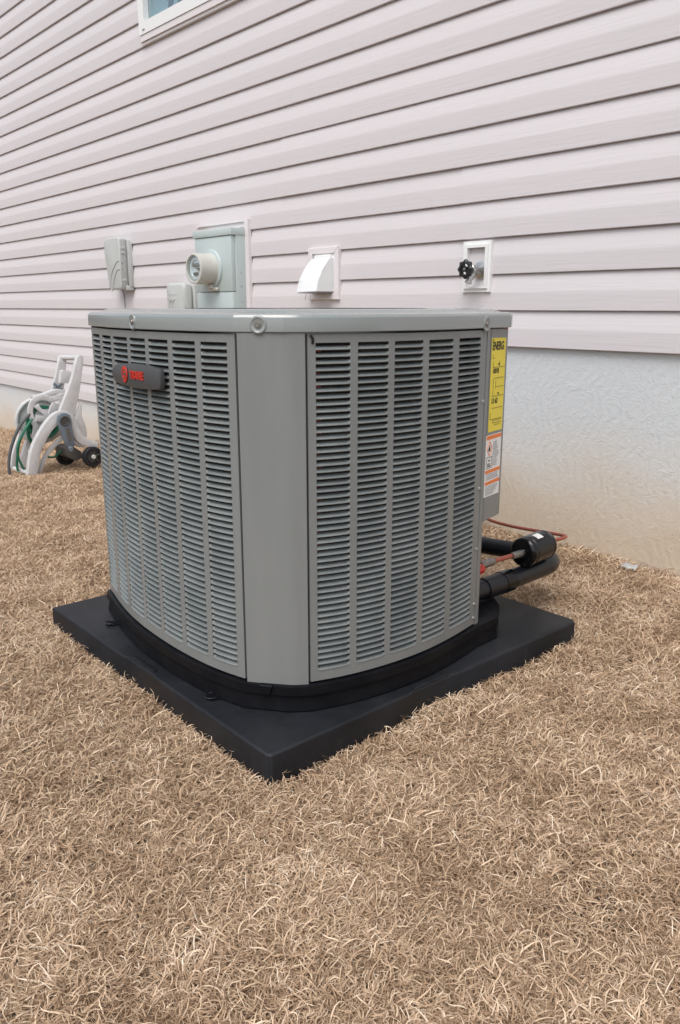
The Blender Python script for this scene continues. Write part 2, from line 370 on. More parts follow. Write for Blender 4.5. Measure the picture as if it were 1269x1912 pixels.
# ================================================================ condenser
def crs(pts, n=60):
    pts = np.array(pts, float); P = np.vstack([2*pts[0]-pts[1], pts, 2*pts[-1]-pts[-2]]); out = []
    for i in range(1, len(P)-2):
        a, b, c, d = P[i-1:i+3]
        for t in np.linspace(0, 1, n, endpoint=False):
            out.append(.5*((2*b)+(-a+c)*t+(2*a-5*b+4*c-d)*t*t+(-a+3*b-3*c+d)*t**3))
    out.append(pts[-1]); return np.array(out)
class Curve:
    """plan curve in pad-corner coordinates, parameter = arc length; outward normal is to the right of travel"""
    def __init__(s, pts, n=60):
        s.p = crs(pts, n) + np.array([NX, NY]); d = np.linalg.norm(np.diff(s.p, axis=0), axis=1); s.s = np.r_[0, np.cumsum(d)]; s.len = s.s[-1]
    def at(s, q, out=0.0):
        x = np.interp(q, s.s, s.p[:, 0]); y = np.interp(q, s.s, s.p[:, 1]); e = .004
        tx = np.interp(q+e, s.s, s.p[:, 0])-np.interp(q-e, s.s, s.p[:, 0]); ty = np.interp(q+e, s.s, s.p[:, 1])-np.interp(q-e, s.s, s.p[:, 1])
        l = math.hypot(tx, ty); return x+ty/l*out, y-tx/l*out
CL = Curve([(-.840, .114), (-.76, .094), (-.68, .0745), (-.60, .059), (-.52, .0493), (-.44, .0445), (-.36, .0440), (-.28, .0485), (-.22, .0575), (-.168, .071)])
CR = Curve([(-.078, .153), (-.060, .205), (-.047, .26), (-.0385, .32), (-.035, .38), (-.0365, .44), (-.0435, .50), (-.052, .55), (-.063, .605)])
def slab_on(mb, C, s0, s1, z0, z1, o0, o1, n=None):
    n = n or max(2, int((s1-s0)/.02)+1); k = len(mb.v); Q = np.linspace(s0, s1, n)
    for q in Q:
        a = C.at(q, o1); b = C.at(q, o0); mb.v += [(*a, z0), (*a, z1), (*b, z1), (*b, z0)]
    for i in range(n-1):
        for j in range(4): mb.f.append((k+4*i+j, k+4*i+(j+1) % 4, k+4*i+4+(j+1) % 4, k+4*i+4+j))
    mb.f += [(k, k+1, k+2, k+3), tuple(k+4*(n-1)+j for j in range(4))]
    return mb
ZB, ZT = .100, .7355                 # bottom and top of the cabinet skin
LZ0, ROWS, LZ1 = .1235, 51, .7180
PIT = (LZ1-LZ0)/ROWS
cond = empty('air_conditioner', (NX-.46, NY+.46, PT), 'large grey steel outdoor air conditioner with louvred curved sides standing on the black pad', 'air conditioner')
colsL = [(.0623, .1361), (.1626, .2325), (.2506, .3309), (.3444, .4133), (.4271, .4991), (.5144, .5842), (.5995, .6630)]
colsR = [(.0155, .0796), (.0944, .1588), (.1726, .2421), (.2578, .3310), (.3512, .4343)]
def panel(C, cols, s0, s1):
    mb = MB(); T = .0012
    slab_on(mb, C, s0, s1, ZB+.004, LZ0-.0005, -T, 0); slab_on(mb, C, s0, s1, LZ1+.0005, ZT-.0035, -T, 0)
    edges = [s0]+[e for c in cols for e in c]+[s1]
    for i in range(0, len(edges), 2): slab_on(mb, C, edges[i], edges[i+1], LZ0-.0005, LZ1+.0005, -T, .0, max(3, int((edges[i+1]-edges[i])/.006)))
    # folded return along the edges
    slab_on(mb, C, s0, s0+.0015, ZB+.004, ZT-.0035, -.014, -T); slab_on(mb, C, s1-.0015, s1, ZB+.004, ZT-.0035, -.014, -T)
    return obj('louver_panel', mb, 'unit', cond, angle=25)
def slat_mb(C, s0, s1, z):
    """one punched louver: lower lip flush with the sheet, upper edge pushed in, pinched shut at both ends"""
    s0 -= .0004; s1 += .0004
    N = 11; mb = MB(); e = .0075
    ts = [0, .25, .6, 1]; Q = [s0+e*t for t in ts]+list(np.linspace(s0+e, s1-e, 6))[1:-1]+[s1-e*t for t in ts[::-1]]
    prof = [(-.0012, -.0002), (.0004, .0000), (.0011, .0008), (.0006, .0019), (-.0014, .0034), (-.0048, .0053), (-.0092, .0069), (-.0096, .0065), (-.0052, .0047), (-.0020, .0028)]
    n = len(prof)
    for q in Q:
        k = min(1, (q-s0)/e, (s1-q)/e); k = math.sin(k*math.pi/2)**.8 if k > 0 else 0
        k = .12+.88*k
        for o, dz in prof: mb.v.append((*C.at(q, (o*k if o < 0 else o*k)), z+dz))
    for i in range(len(Q)-1):
        for j in range(n): mb.f.append((i*n+j, i*n+(j+1) % n, (i+1)*n+(j+1) % n, (i+1)*n+j))
    mb.f += [tuple(range(n)), tuple((len(Q)-1)*n+j for j in range(n))]
    return mb
panR = panel(CR, colsR, .0015, CR.len-.001); panL = panel(CL, colsL, .0485, CL.len-.001)
def slat_column(C, c, parent, rows):
    a = obj('louver', slat_mb(C, c[0], c[1], LZ0+PIT*rows[0]), 'louver', parent, angle=50)
    for r in rows[1:]: linked(a, parent, (0, 0, PIT*(r-rows[0])))
for c in colsR: slat_column(CR, c, panR, list(range(ROWS)))
slat_column(CL, colsL[-1], panL, list(range(45)))
rest = MB()
for r in range(ROWS):
    for ci, c in enumerate(colsL):
        if ci == len(colsL)-1 and r < 45: continue
        m = slat_mb(CL, c[0], c[1], LZ0+PIT*r); rest.add(m.v, m.f)
tag(obj('louver_rows', rest, 'louver', panL, angle=50), None, None, kind='stuff')

# corner post between the two panels, other skins
def off2(p): return (NX+p[0], NY+p[1])
def wallstrip(mb, pts, z0, z1, t=.0015):
    P = [np.array(off2(p)) for p in pts]; k = len(mb.v); n = len(P)
    for i, p in enumerate(P):
        d = P[min(i+1, n-1)]-P[max(i-1, 0)]; d = d/np.linalg.norm(d); nn = np.array([d[1], -d[0]]); q = p-nn*t
        mb.v += [(p[0], p[1], z0), (p[0], p[1], z1), (q[0], q[1], z1), (q[0], q[1], z0)]
    for i in range(n-1):
        for j in range(4): mb.f.append((k+4*i+j, k+4*i+(j+1) % 4, k+4*i+4+(j+1) % 4, k+4*i+4+j))
    mb.f += [(k, k+1, k+2, k+3), tuple(k+4*(n-1)+j for j in range(4))]; return mb
post = MB(); wallstrip(post, [(-.1665, .0840), (-.1660, .0733), (-.1630, .0712), (-.155, .0765), (-.098, .124), (-.0925, .1295), (-.0868, .138), (-.0790, .1495), (-.0800, .1520), (-.0850, .1560)], ZB, ZT-.001)
obj('corner_post', post, 'unit', cond, angle=30)
obj('seam_shadow_gap', MB().box(NX-.176, NX-.168, NY+.082, NY+.090, ZB, ZT-.01), 'dark', cond, smooth=False)
obj('corner_post', wallstrip(MB(), [(-.0700, .604), (-.0622, .6065), (-.0655, .620), (-.080, .6215)], ZB, ZT-.001), 'unit', cond, angle=30)
# service compartment
sv = MB().prism([(*off2(p), .330) for p in ((-.0662, .6225), (-.0864, .702), (-.0905, .709), (-.100, .713), (-.205, .770), (-.205, .6225))], (0, 0, ZT-.331-.0005), bevel=.0012, seg=1)
svp = obj('service_panel', sv, 'unit', cond, angle=30)
# rest of the skin (sides away from the camera)
obj('side_skin', wallstrip(MB(), [(-.172, .65), (-.225, .78), (-.28, .838), (-.40, .862), (-.60, .866), (-.76, .83), (-.855, .74), (-.885, .62), (-.895, .45), (-.872, .27), (-.838, .165), (-.803, .1065)], ZB, ZT-.001), 'unit', cond, angle=30)
obj('valve_plate', wallstrip(MB(), [(-.0835, .6100), (-.175, .650)], ZB, .330), 'dark', cond)
# coil behind the louvers
co = MB()
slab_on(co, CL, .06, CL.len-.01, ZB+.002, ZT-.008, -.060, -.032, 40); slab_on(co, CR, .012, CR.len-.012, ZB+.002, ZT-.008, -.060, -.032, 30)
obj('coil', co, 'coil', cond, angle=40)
cb = MB()
for i in range(30):
    z = LZ0+.012+i*.0203
    for C, a, b in ((CR, .008, .034),):
        cb.tube([(*C.at(a+(b-a)*t, -.024-.006*t), z+.003*math.sin(t*3)) for t in (0, .3, .6, 1)], .0042, 8)
obj('copper_bends', cb, 'copper', cond)
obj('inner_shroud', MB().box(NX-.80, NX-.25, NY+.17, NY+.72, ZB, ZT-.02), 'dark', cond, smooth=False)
# base pan
def outline(n=8):
    pts = [tuple(CL.at(q)) for q in np.linspace(0.046, CL.len, 26)]
    pts += [(NX-.100, NY+.1225)] + [tuple(CR.at(q)) for q in np.linspace(.001, CR.len, 20)]
    pts += [off2(p) for p in ((-.0655, .64), (-.068, .681))]
    return pts
back = [off2(p) for p in ((-.11, .74), (-.19, .80), (-.28, .845), (-.40, .868), (-.60, .872), (-.76, .838), (-.865, .74), (-.893, .62), (-.903, .45), (-.880, .27), (-.846, .165))]
def offset_poly(pts, d):
    P = [np.array(p) for p in pts]; n = len(P); out = []
    for i in range(n):
        a = P[i]-P[i-1]; b = P[(i+1) % n]-P[i]; a = a/np.linalg.norm(a); b = b/np.linalg.norm(b)
        na = np.array([a[1], -a[0]]); nb = np.array([b[1], -b[0]]); m = na+nb; m = m/np.linalg.norm(m); out.append(P[i]+m*d/max(.5, m@na))
    return out
body = outline()+back
def ring(mb, loops):
    """stack of (offset, z): side faces between successive outline offsets"""
    base = len(mb.v); n = len(body)
    for d, z in loops: mb.v += [(p[0], p[1], z) for p in offset_poly(body, d)]
    for i in range(len(loops)-1):
        for j in range(n): mb.f.append((base+i*n+j, base+i*n+(j+1) % n, base+(i+1)*n+(j+1) % n, base+(i+1)*n+j))
    return base, n
pm = MB(); b0, n0 = ring(pm, [(.006, PT+.0005), (.0085, PT+.003), (.0050, .070), (.0045, .0805), (.0095, .0815), (.0085, .0985), (.006, .0995), (-.03, .0995)])
pm.f += [tuple(range(b0, b0+n0))[::-1], tuple(range(b0+7*n0, b0+8*n0))]
obj('base_pan', pm, 'pan', cond, angle=25)
tb = MB()
for (x, y, ang) in ((-.712, .066, -100), (-.238, .046, -92)):
    X, Y = off2((x, y)); a = math.radians(ang); d = np.array([math.cos(a), math.sin(a)]); s_ = np.array([-d[1], d[0]])
    P = [np.array([X, Y])+d*u+s_*w for u, w in ((-.02, -.014), (.004, -.014), (.014, -.009), (.018, 0), (.014, .009), (.004, .014), (-.02, .014))]
    o_ = obj('hold_down_tab', MB().prism([(p[0], p[1], PT+.0005) for p in P], (0, 0, .004), bevel=.0008, seg=1), 'pan', cond)
    c0 = np.array([X, Y])+d*.008
    obj('wire_loop', MB().tube([(c0[0]+d[0]*.012*math.cos(q)+s_[0]*.012*math.sin(q), c0[1]+d[1]*.012*math.cos(q)+s_[1]*.012*math.sin(q), PT+.0062) for q in np.linspace(0, 2*math.pi, 16, endpoint=False)], .0011, 6, closed=True), 'black', o_)
# top cover
cm = MB(); lo = [(-.012, ZT), (.0035, ZT+.0002), (.0050, ZT+.0015), (.0050, ZT+.018), (.0042, ZT+.0245), (.0015, ZT+.0285), (-.006, ZT+.0305), (-.022, ZT+.0312), (-.026, ZT+.0325), (-.034, ZT+.0365), (-.046, ZT+.0378), (-.075, ZT+.0380)]
b1, n1 = ring(cm, lo)
# inner opening with the fan: shrink towards the centre
ctr = np.array([NX-.462, NY+.462]); last = [np.array(p) for p in offset_poly(body, -.075)]
k = len(cm.v); circ = []
for p in last:
    d = p-ctr; d = d/np.linalg.norm(d); circ.append(ctr+d*.27)
cm.v += [(q[0], q[1], ZT+.0375) for q in circ]; cm.v += [(q[0], q[1], ZT+.010) for q in [ctr+(q-ctr)*.98 for q in circ]]
for j in range(n1):
    jn = (j+1) % n1; a = b1+(len(lo)-1)*n1
    cm.f += [(a+j, a+jn, k+jn, k+j), (k+j, k+jn, k+n1+jn, k+n1+j)]
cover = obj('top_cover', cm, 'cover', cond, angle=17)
gd = MB()
for i in range(9):
    r = .06+.026*i; gd.tube([(ctr[0]+r*math.cos(q), ctr[1]+r*math.sin(q), ZT+.0375-.0) for q in np.linspace(0, 2*math.pi, 48, endpoint=False)], .0013, 5, closed=True)
for i in range(8):
    q = i*math.pi/4; gd.tube([(ctr[0]+r*math.cos(q), ctr[1]+r*math.sin(q), ZT+.0352) for r in (.04, .27)], .0016, 5)
obj('fan_guard', gd, 'black', cover)
# cover screws in dished recesses: near corner, left face, right end
def screw(O, nrm, big=1.0, parent=cond):
    mbs = MB().lathe([(.0001, .0034), (.0030, .0036), (.0036, .0028), (.0040, .0016), (.0064, .0015), (.0070, .0008), (.0072, .0)], O, nrm, 20)
    s1_ = obj('screw', mbs, 'valve', parent, angle=30)
    obj('dished_recess', MB().lathe([(.0045, .0004), (.0095, .0005), (.0108, .0009), (.0120, .0019), (.0132, .0019), (.0146, .0010), (.0154, -.0008)], O, nrm, 28), 'cover', parent if parent is not cond else s1_, angle=60)
    return s1_
def cv_pt(C, s, o): 
    a = C.at(s, o); b = C.at(s, o+.01); return a, (b[0]-a[0], b[1]-a[1], 0)
p, nn = cv_pt(CL, .374, .0045); screw((*p, .7490), nn)
q0 = np.array(off2((-.168, .071))); q1 = np.array(off2((-.100, .1225))); d = (q1-q0)/np.linalg.norm(q1-q0); nrm = np.array([d[1], -d[0]])
pc = (q0+q1)/2+nrm*.0051; screw((pc[0], pc[1], .7480), (nrm[0], nrm[1], 0))
p, nn = cv_pt(CR, CR.len-.012, .0045); screw((*p, .7440), nn)
# small skin screws on the right-hand post
for z in (.590, .408, .150, .118, .275):
    p, nn = cv_pt(CR, CR.len-.0065, .0)
    obj('screw', MB().lathe([(.0001, .0028), (.0024, .0026), (.0036, .0014), (.0044, .0012), (.0046, 0)], (*p, z), nn, 12), 'steel', cond)
obj('hinge_pin', MB().tube([(*CR.at(.006, .002), ZT-.004), (*CR.at(.010, .003), ZT-.010), (*CR.at(.010, .001), ZT-.018)], .0022, 8), 'black', cond)
obj('latch_tab', MB().prism([(pc[0]+d[0]*a-nrm[0]*.003, pc[1]+d[1]*a-nrm[1]*.003, z) for a, z in ((-.012, .1005), (.012, .1005), (.012, .0985), (.008, .083), (-.010, .083), (-.012, .0985))], (nrm[0]*.0125, nrm[1]*.0125, 0), bevel=.0008, seg=1), 'pan', cond)
# badge
bx0, bx1, bzc, bh = NX-.548, NX-.352, .648, .0232
by = NY+.0385
bp = []
W2 = (bx1-bx0)/2; bxc = (bx0+bx1)/2
for t in np.linspace(-math.pi/2, math.pi/2, 9): bp.append((bx1-.012+.012*max(0, math.cos(t))**.6, bzc+bh*.86*math.copysign(abs(math.sin(t))**.7, math.sin(t))))
for t in np.linspace(math.pi/2, 3*math.pi/2, 11): bp.append((bx0+.030+.030*math.cos(t), bzc+bh*.86*math.sin(t)))
# slightly domed long edges
poly = []
for i, (x, z) in enumerate(bp): poly.append((x, z))
def dome(x0, x1, sgn, n=7): return [(x0+(x1-x0)*t, bzc+sgn*(bh*.86+.0035*math.sin(math.pi*t))) for t in np.linspace(.08, .92, n)]
poly = bp[:9]+dome(bx1-.014, bx0+.030, 1)+bp[9:]+dome(bx0+.030, bx1-.014, -1)
badge = obj('badge', MB().prism([(x, by, z) for x, z in poly], (0, -.011, 0), bevel=.0022, seg=2), 'badge', cond, angle=30)
yb = by-.0112
em = [(bx0+.0585+.0120*math.cos(t)*(1 if math.sin(t) > 0 else (1-.35*abs(math.sin(t))**2)), bzc+.0010+.0165*math.sin(t)) for t in np.linspace(0, 2*math.pi, 28, endpoint=False)]
obj('emblem', MB().prism([(x, yb, z) for x, z in em], (0, -.0022, 0), bevel=.0007, seg=1), 'red', badge)
obj('emblem_mark', MB().tube([(bx0+.0585+.0085*math.cos(t), yb-.0024, bzc+.001+.0085*math.sin(t)) for t in np.linspace(0, 2*math.pi, 20, endpoint=False)], .0006, 5, closed=True).box(bx0+.0535, bx0+.0665, yb-.0030, yb-.0021, bzc+.0005, bzc+.0030), 'badge', badge)
obj('lettering', text_mb('TRANE', .0215, (bx0+.080, yb+.0002, bzc-.0055), (1, 0, 0), (0, 0, 1), .0022, bold=.0006, sx=.80), 'red', badge)

# labels on the service panel
a0 = np.array(off2((-.0662, .6225))); a1 = np.array(off2((-.0864, .702))); dd = (a1-a0)/np.linalg.norm(a1-a0); dn = np.array([dd[1], -dd[0]])
def SP(u, z, o=0.0): return (a0[0]+dd[0]*u+dn[0]*o, a0[1]+dd[1]*u+dn[1]*o, z)
def sheet(mb, P4, t=.0004, base=.0004):
    return mb.prism([SP(u, z, base) for u, z in P4], (dn[0]*t, dn[1]*t, 0))
def lbar(mb, u0, u1, z0, z1, o=.001, t=.0003): return mb.prism([SP(u, z, o) for u, z in ((u0, z0), (u1, z0), (u1, z1), (u0, z1))], (dn[0]*t, dn[1]*t, 0))
el = obj('energy_label', sheet(MB(), ((.0045, .5225), (.0745, .5215), (.0745, .7150), (.0035, .7155))), 'yellow', svp, smooth=False)
def dtext(t, s, u, z, bold=0, sx=1.0): return text_mb(t, s, SP(u, z, .0011), (dd[0], dd[1], 0), (0, 0, 1), .0003, bold, sx)
def merge(*ms):
    r = MB()
    for m in ms: r.add(m.v, m.f)
    return r
obj('lettering', merge(dtext('ENERG', .0235, .0065, .6915, .0007, .78), dtext('10310', .0135, .0130, .6440, .0004, .9), dtext('13 63', .0150, .0115, .5815, .0004, .95), dtext('YES', .0065, .038, .6590), dtext('YES', .0065, .040, .5985), dtext('1.', .006, .010, .6780), dtext('SEER', .0035, .006, .7100)), 'ink', el, smooth=False)
ln = MB()
for z, u0, u1 in ((.6745, .006, .022), (.6555, .014, .072), (.6330, .020, .070), (.6150, .030, .070), (.5960, .012, .070), (.5710, .018, .070), (.5480, .010, .068), (.5395, .024, .066), (.5450, .024, .066), (.5350, .03, .06)): lbar(ln, u0, u1, z, z+.0008)
for u, z0, z1 in ((.014, .656, .668), (.045, .660, .668), (.018, .612, .632), (.030, .612, .628), (.010, .548, .563), (.024, .540, .545), (.018, .5965, .609)): lbar(ln, u, u+.0008, z0, z1)
obj('ruled_lines', ln, 'ink', el, smooth=False)
wl = obj('warning_label', sheet(MB(), ((-.0035, .3835), (.0735, .3815), (.0735, .5160), (-.0035, .5155))), 'paper', svp, smooth=False)
ob = MB(); lbar(ob, -.001, .0725, .5065, .5145); lbar(ob, -.001, .0725, .4340, .4410); lbar(ob, -.001, .0725, .4090, .4160)
obj('orange_bands', ob, 'orange', wl, smooth=False)
gl = MB(); random.seed(4)
for z in np.arange(.4480, .5010, .0036): lbar(gl, .032, .032+.034*random.uniform(.55, 1), z, z+.0014)
for z in list(np.arange(.4200, .4310, .0034))+list(np.arange(.3870, .4060, .0034)): lbar(gl, .002, .002+.066*random.uniform(.5, 1), z, z+.0013)
obj('small_print', gl, 'greyink', wl, smooth=False)
dm = MB()
dmc = (.0145, .4870)
for i in range(4):
    a = math.pi/2*i; b = a+math.pi/2; r = .0125
    P1 = (dmc[0]+r*math.cos(a), dmc[1]+r*1.25*math.sin(a)); P2 = (dmc[0]+r*math.cos(b), dmc[1]+r*1.25*math.sin(b))
    dm.tube([SP(P1[0], P1[1], .0011), SP(P2[0], P2[1], .0011)], .0008, 5)
obj('hazard_diamond', dm, 'orange', wl)
pc_ = MB()
pc_.prism([SP(u, z, .001) for u, z in ((.0105, .481), (.0185, .481), (.0200, .486), (.0165, .4905), (.0155, .496), (.0125, .490), (.0095, .4865))], (dn[0]*.0003, dn[1]*.0003, 0))
for u0, u1, z0, z1 in ((.001, .029, .4680, .4690), (.001, .029, .4445, .4455), (.001, .002, .4455, .4680), (.028, .029, .4455, .4680), (.007, .023, .4480, .4510), (.006, .0085, .4520, .4560), (.012, .0145, .4520, .4560), (.018, .0205, .4520, .4560), (.010, .020, .4600, .4625)): lbar(pc_, u0, u1, z0, z1)
obj('pictograms', pc_, 'ink', wl, smooth=False)
obj('red_tag', MB().bbox(*sorted((SP(.074, 0)[0], SP(.078, 0)[0])), SP(.072, 0)[1], SP(.080, 0)[1], ZT-.004, ZT+.004, .001), 'red', cond)

# ================================================================ refrigerant lines
def O3(u, v, z): return (NX+u, NY+v, z)
lines = empty('refrigerant_lines', O3(-.15, .9, 0), 'black insulated pipe and copper line with a black cylinder, right of the air conditioner', 'pipe')
main = smoothline([O3(-.150, .655, .128), O3(-.147, .75, .129), O3(-.144, .85, .131), O3(-.146, .95, .132), O3(-.152, 1.01, .131), O3(-.180, 1.050, .130), O3(-.225, 1.060, .130), O3(-.30, 1.050, .128), O3(-.40, 1.035, .124), O3(-.60, 1.05, .12), O3(-.75, 1.15, .13), O3(-.82, 1.35, .17), O3(-.82, 1.60, .21)], 8)
obj('insulation', MB().tube(main, .0235, 20), 'rubber', lines)
sl = [p for p in main if NY+.735 < p.y < NY+.80 and p.x > NX-.17]
obj('insulation_sleeve', MB().tube(sl, .0262, 20), 'rubber', lines)
sl = [p for p in main if NY+.79 < p.y < NY+.845 and p.x > NX-.17]
obj('insulation_sleeve', MB().tube(sl, .0275, 20), 'blackpaint', lines)
fa = Vector(O3(-.140, .872, .192)); fb = Vector(O3(-.150, .985, .192)); ax = fb-fa; Lf = ax.length
flt = obj('filter_drier', MB().lathe([(q_*.94, d_) for q_, d_ in [(.0001, -.006), (.008, -.006), (.012, -.001), (.028, .0), (.0345, .002), (.0385, .006), (.0395, .012), (.0395, .016), (.0385, .017), (.0385, .021), (.0395, .022), (.0395, Lf-.022), (.0385, Lf-.021), (.0385, Lf-.016), (.0395, Lf-.015), (.0395, Lf-.010), (.037, Lf-.004), (.030, Lf), (.012, Lf+.001), (.0001, Lf+.006)]], fa, ax, 40), 'blackpaint', lines, angle=30)
axn = ax.normalized(); ex = axn.cross(Vector((0, 0, 1))).normalized(); ez = ex.cross(axn)
st = MB()
for i in range(5):
    pass
angs = [math.radians(a) for a in (58, 68, 78, 88)]
pv = []
for d0 in (.040, .066):
    for rr in (.0373, .0377): pv += [fa+axn*d0+(ex*math.cos(a)+ez*math.sin(a))*rr for a in angs]
st.v = [tuple(p) for p in pv]
for i in range(3): st.f += [(4+i, 5+i, 13+i, 12+i), (i, 8+i, 9+i, 1+i), (i, i+1, 5+i, 4+i), (8+i, 12+i, 13+i, 9+i)]
st.f += [(0, 4, 12, 8), (3, 11, 15, 7)]
obj('sticker', st, 'paper', flt, smooth=False)
liq = smoothline([O3(-.150, .655, .188), O3(-.148, .72, .190), O3(-.146, .80, .191), O3(-.1402, .868, .192)], 5)
obj('liquid_line', MB().tube(liq, .0055, 10), 'copper', lines)
obj('shut_off_valve', MB().tube([O3(-.148, .725, .190), O3(-.1475, .745, .190), O3(-.147, .765, .191), O3(-.1468, .775, .191)], [.009, .0095, .0095, .006], 10).tube([O3(-.1415, .835, .1915), O3(-.140, .868, .192)], [.008, .0095], 12), 'valve', lines)
obj('valve_cap', MB().lathe([(.0001, 0), (.010, 0), (.0125, .003), (.0125, .018), (.010, .026), (.0001, .027)], O3(-.146, .700, .182), (.15, .95, .12), 8).lathe([(.0001, 0), (.008, 0), (.009, .003), (.009, .014), (.0001, .016)], O3(-.137, .688, .172), (.3, .3, -1), 8), 'red', lines, angle=20)
obj('valve_cap', MB().lathe([(.0001, 0), (.007, 0), (.007, .012), (.0001, .013)], O3(-.122, .662, .150), (1, .2, .1), 8), 'red', lines, angle=20)
cu = smoothline([fb, O3(-.1490, 1.02, .194), O3(-.146, 1.055, .194), O3(-.155, 1.082, .192), O3(-.185, 1.095, .188), O3(-.25, 1.108, .180), O3(-.37, 1.122, .170), O3(-.47, 1.135, .172), O3(-.62, 1.2, .18), O3(-.76, 1.38, .21), O3(-.77, 1.60, .23)], 8)
obj('copper_line', MB().tube(cu, .0045, 10), 'copper', lines)

# ================================================================ things on the wall
def wallbox(x, z, *a): return empty(*a)
# electric meter box
mt = empty('electric_meter_box', (-3.40, WALL, .66), 'grey green steel meter box with a round protruding glass meter on the siding', 'meter box')
mx0, mx1, my = -3.565, -3.240, 2.172
obj('mounting_trim', MB().box(-3.66, -3.243, WALL-.022, WALL-.014, 1.135, 1.168).box(-3.2425, -3.212, WALL-.030, WALL-.012, .60, 1.168).box(-3.66, -3.2425, WALL-.03, WALL-.0225, 1.158, 1.168), 'whitewarm', mt, smooth=False)
obj('housing', MB().bbox(mx0, mx1, my+.022, WALL-.010, .62, 1.118, .003), 'boxgreen', mt, angle=30)
obj('front_cover', MB().bbox(mx0+.004, mx1-.006, my, my+.024, .846, 1.095, .004).bbox(mx0+.004, mx1-.006, my+.001, my+.024, .62, .844, .004), 'boxgreen', mt, angle=30)
obj('rain_cap', MB().bbox(mx0-.004, mx1+.003, my-.005, WALL-.010, 1.0965, 1.128, .003), 'boxgreen', mt, angle=30)
mc = (-3.412, my, .950)
obj('meter_face', MB().lathe([(.0595, .079), (.0595, .085), (.0001, .086)], mc, (0, -1, 0), 36), 'white', mt, angle=30)
mtr = obj('meter', MB().lathe([(.0001, -.004), (.088, -.004), (.090, .004), (.086, .010), (.070, .013)], mc, (0, -1, 0), 40), 'boxgreen', mt, angle=30)
obj('meter_ring', MB().lathe([(.072, .0), (.0735, .010), (.072, .012), (.0700, .018), (.0700, .094), (.0715, .096), (.0705, .103), (.065, .105), (.0610, .1045), (.0600, .098), (.0600, .078), (.0001, .074)], mc, (0, -1, 0), 48), 'cream', mtr, angle=30)
gb = MB(); mcx, mcz = mc[0], mc[2]
gb.tube([(mcx+.045*math.cos(t), my-.088, mcz+.045*math.sin(t)) for t in np.linspace(.3, 2*math.pi-.3, 22)], .006, 8)
obj('meter_dial', gb, 'white', mtr)
obj('meter_works', MB().bbox(mcx-.028, mcx+.028, my-.092, my-.075, mcz+.008, mcz+.026, .003).bbox(mcx-.020, mcx+.016, my-.094, my-.075, mcz-.030, mcz-.016, .003).box(mcx+.012, mcx+.030, my-.096, my-.076, mcz-.004, mcz+.003), 'valve', mtr)
obj('meter_glass', MB().lathe([(.0600, .100), (.052, .1035), (.030, .1055), (.0001, .106)], mc, (0, -1, 0), 40), 'glass', mtr)
obj('seal_tab', MB().bbox(mc[0]-.010, mc[0]+.060, my-.018, my-.002, .850, .868, .006).bbox(mc[0]+.000, mc[0]+.030, my-.030, my-.010, .860, .880, .005), 'cream', mt)
for z in (1.105, .93, .87, .80):
    obj('screw', MB().lathe([(.0001, .002), (.0035, .002), (.004, 0)], (mx1+.0, WALL-.055, z), (1, 0, 0), 10), 'steel', mt)
# telecom box
tc = empty('telephone_box', (-4.48, WALL, .87), 'pale grey plastic telephone junction box tapering downwards, leftmost box on the siding', 'junction box')
tx0, tx1, ty = -4.583, -4.392, 2.186
P = [(tx0+.004, 1.125), (tx0+.010, 1.148), (tx0+.06, 1.158), (tx1-.012, 1.158), (tx1, 1.145), (tx1, .888), (tx1-.010, .874), (tx0+.055, .874), (tx0+.036, .885), (tx0+.018, .98), (tx0, 1.08)]
tcv = obj('cover', MB().prism([(x, ty, z) for x, z in P], (0, .046, 0), bevel=.008, seg=3), 'telecom', tc, angle=40)
obj('back_plate', MB().bbox(tx0+.03, tx1-.002, ty+.048, WALL-.012, .905, 1.145, .003).bbox(tx1-.008, tx1+.012, ty+.050, WALL-.012, .888, 1.135, .003).bbox(tx1-.05, tx1+.008, ty+.03, WALL-.014, .868, .895, .004), 'telecom', tc)
rb = MB()
for off_, top in ((0, 1.030), (.024, .985)):
    rb.tube(smoothline([(tx1-.006, ty-.0008, top), (tx1-.04, ty-.0008, top-.008), (tx0+.085+off_*.8, ty-.0008, top-.065), (tx0+.062+off_*.7, ty-.0008, top-.12), (tx0+.056+off_*.5, ty-.0008, .885)], 6), .0032, 6)
obj('moulded_rib', rb, 'telecom', tcv)
obj('latch_screw', MB().lathe([(.0001, .003), (.005, .003), (.006, 0)], (tx1-.004, ty+.012, 1.015), (.6, -1, 0), 10).lathe([(.0001, .003), (.004, .003), (.005, 0)], (tx1-.004, ty+.012, .985), (.6, -1, 0), 10), 'black', tc)
for z in (1.10, 1.075, .925): obj('clip', MB().bbox(tx1-.001, tx1+.006, ty+.012, ty+.035, z-.008, z+.006, .002), 'telecom', tc)
wire = empty('service_wire', (-4.50, WALL-.02, .87), 'thin dark wire hanging down the siding from the leftmost grey box', 'wire')
obj('strand', MB().tube(smoothline([(-4.505, WALL-.040, .885), (-4.505, WALL-.020, .85), (-4.503, WALL-.018, .75), (-4.505, WALL-.018, .55), (-4.50, WALL-.018, .18), (-4.50, WALL-.006, -.10)], 5), .0035, 6), 'greyink', wire)
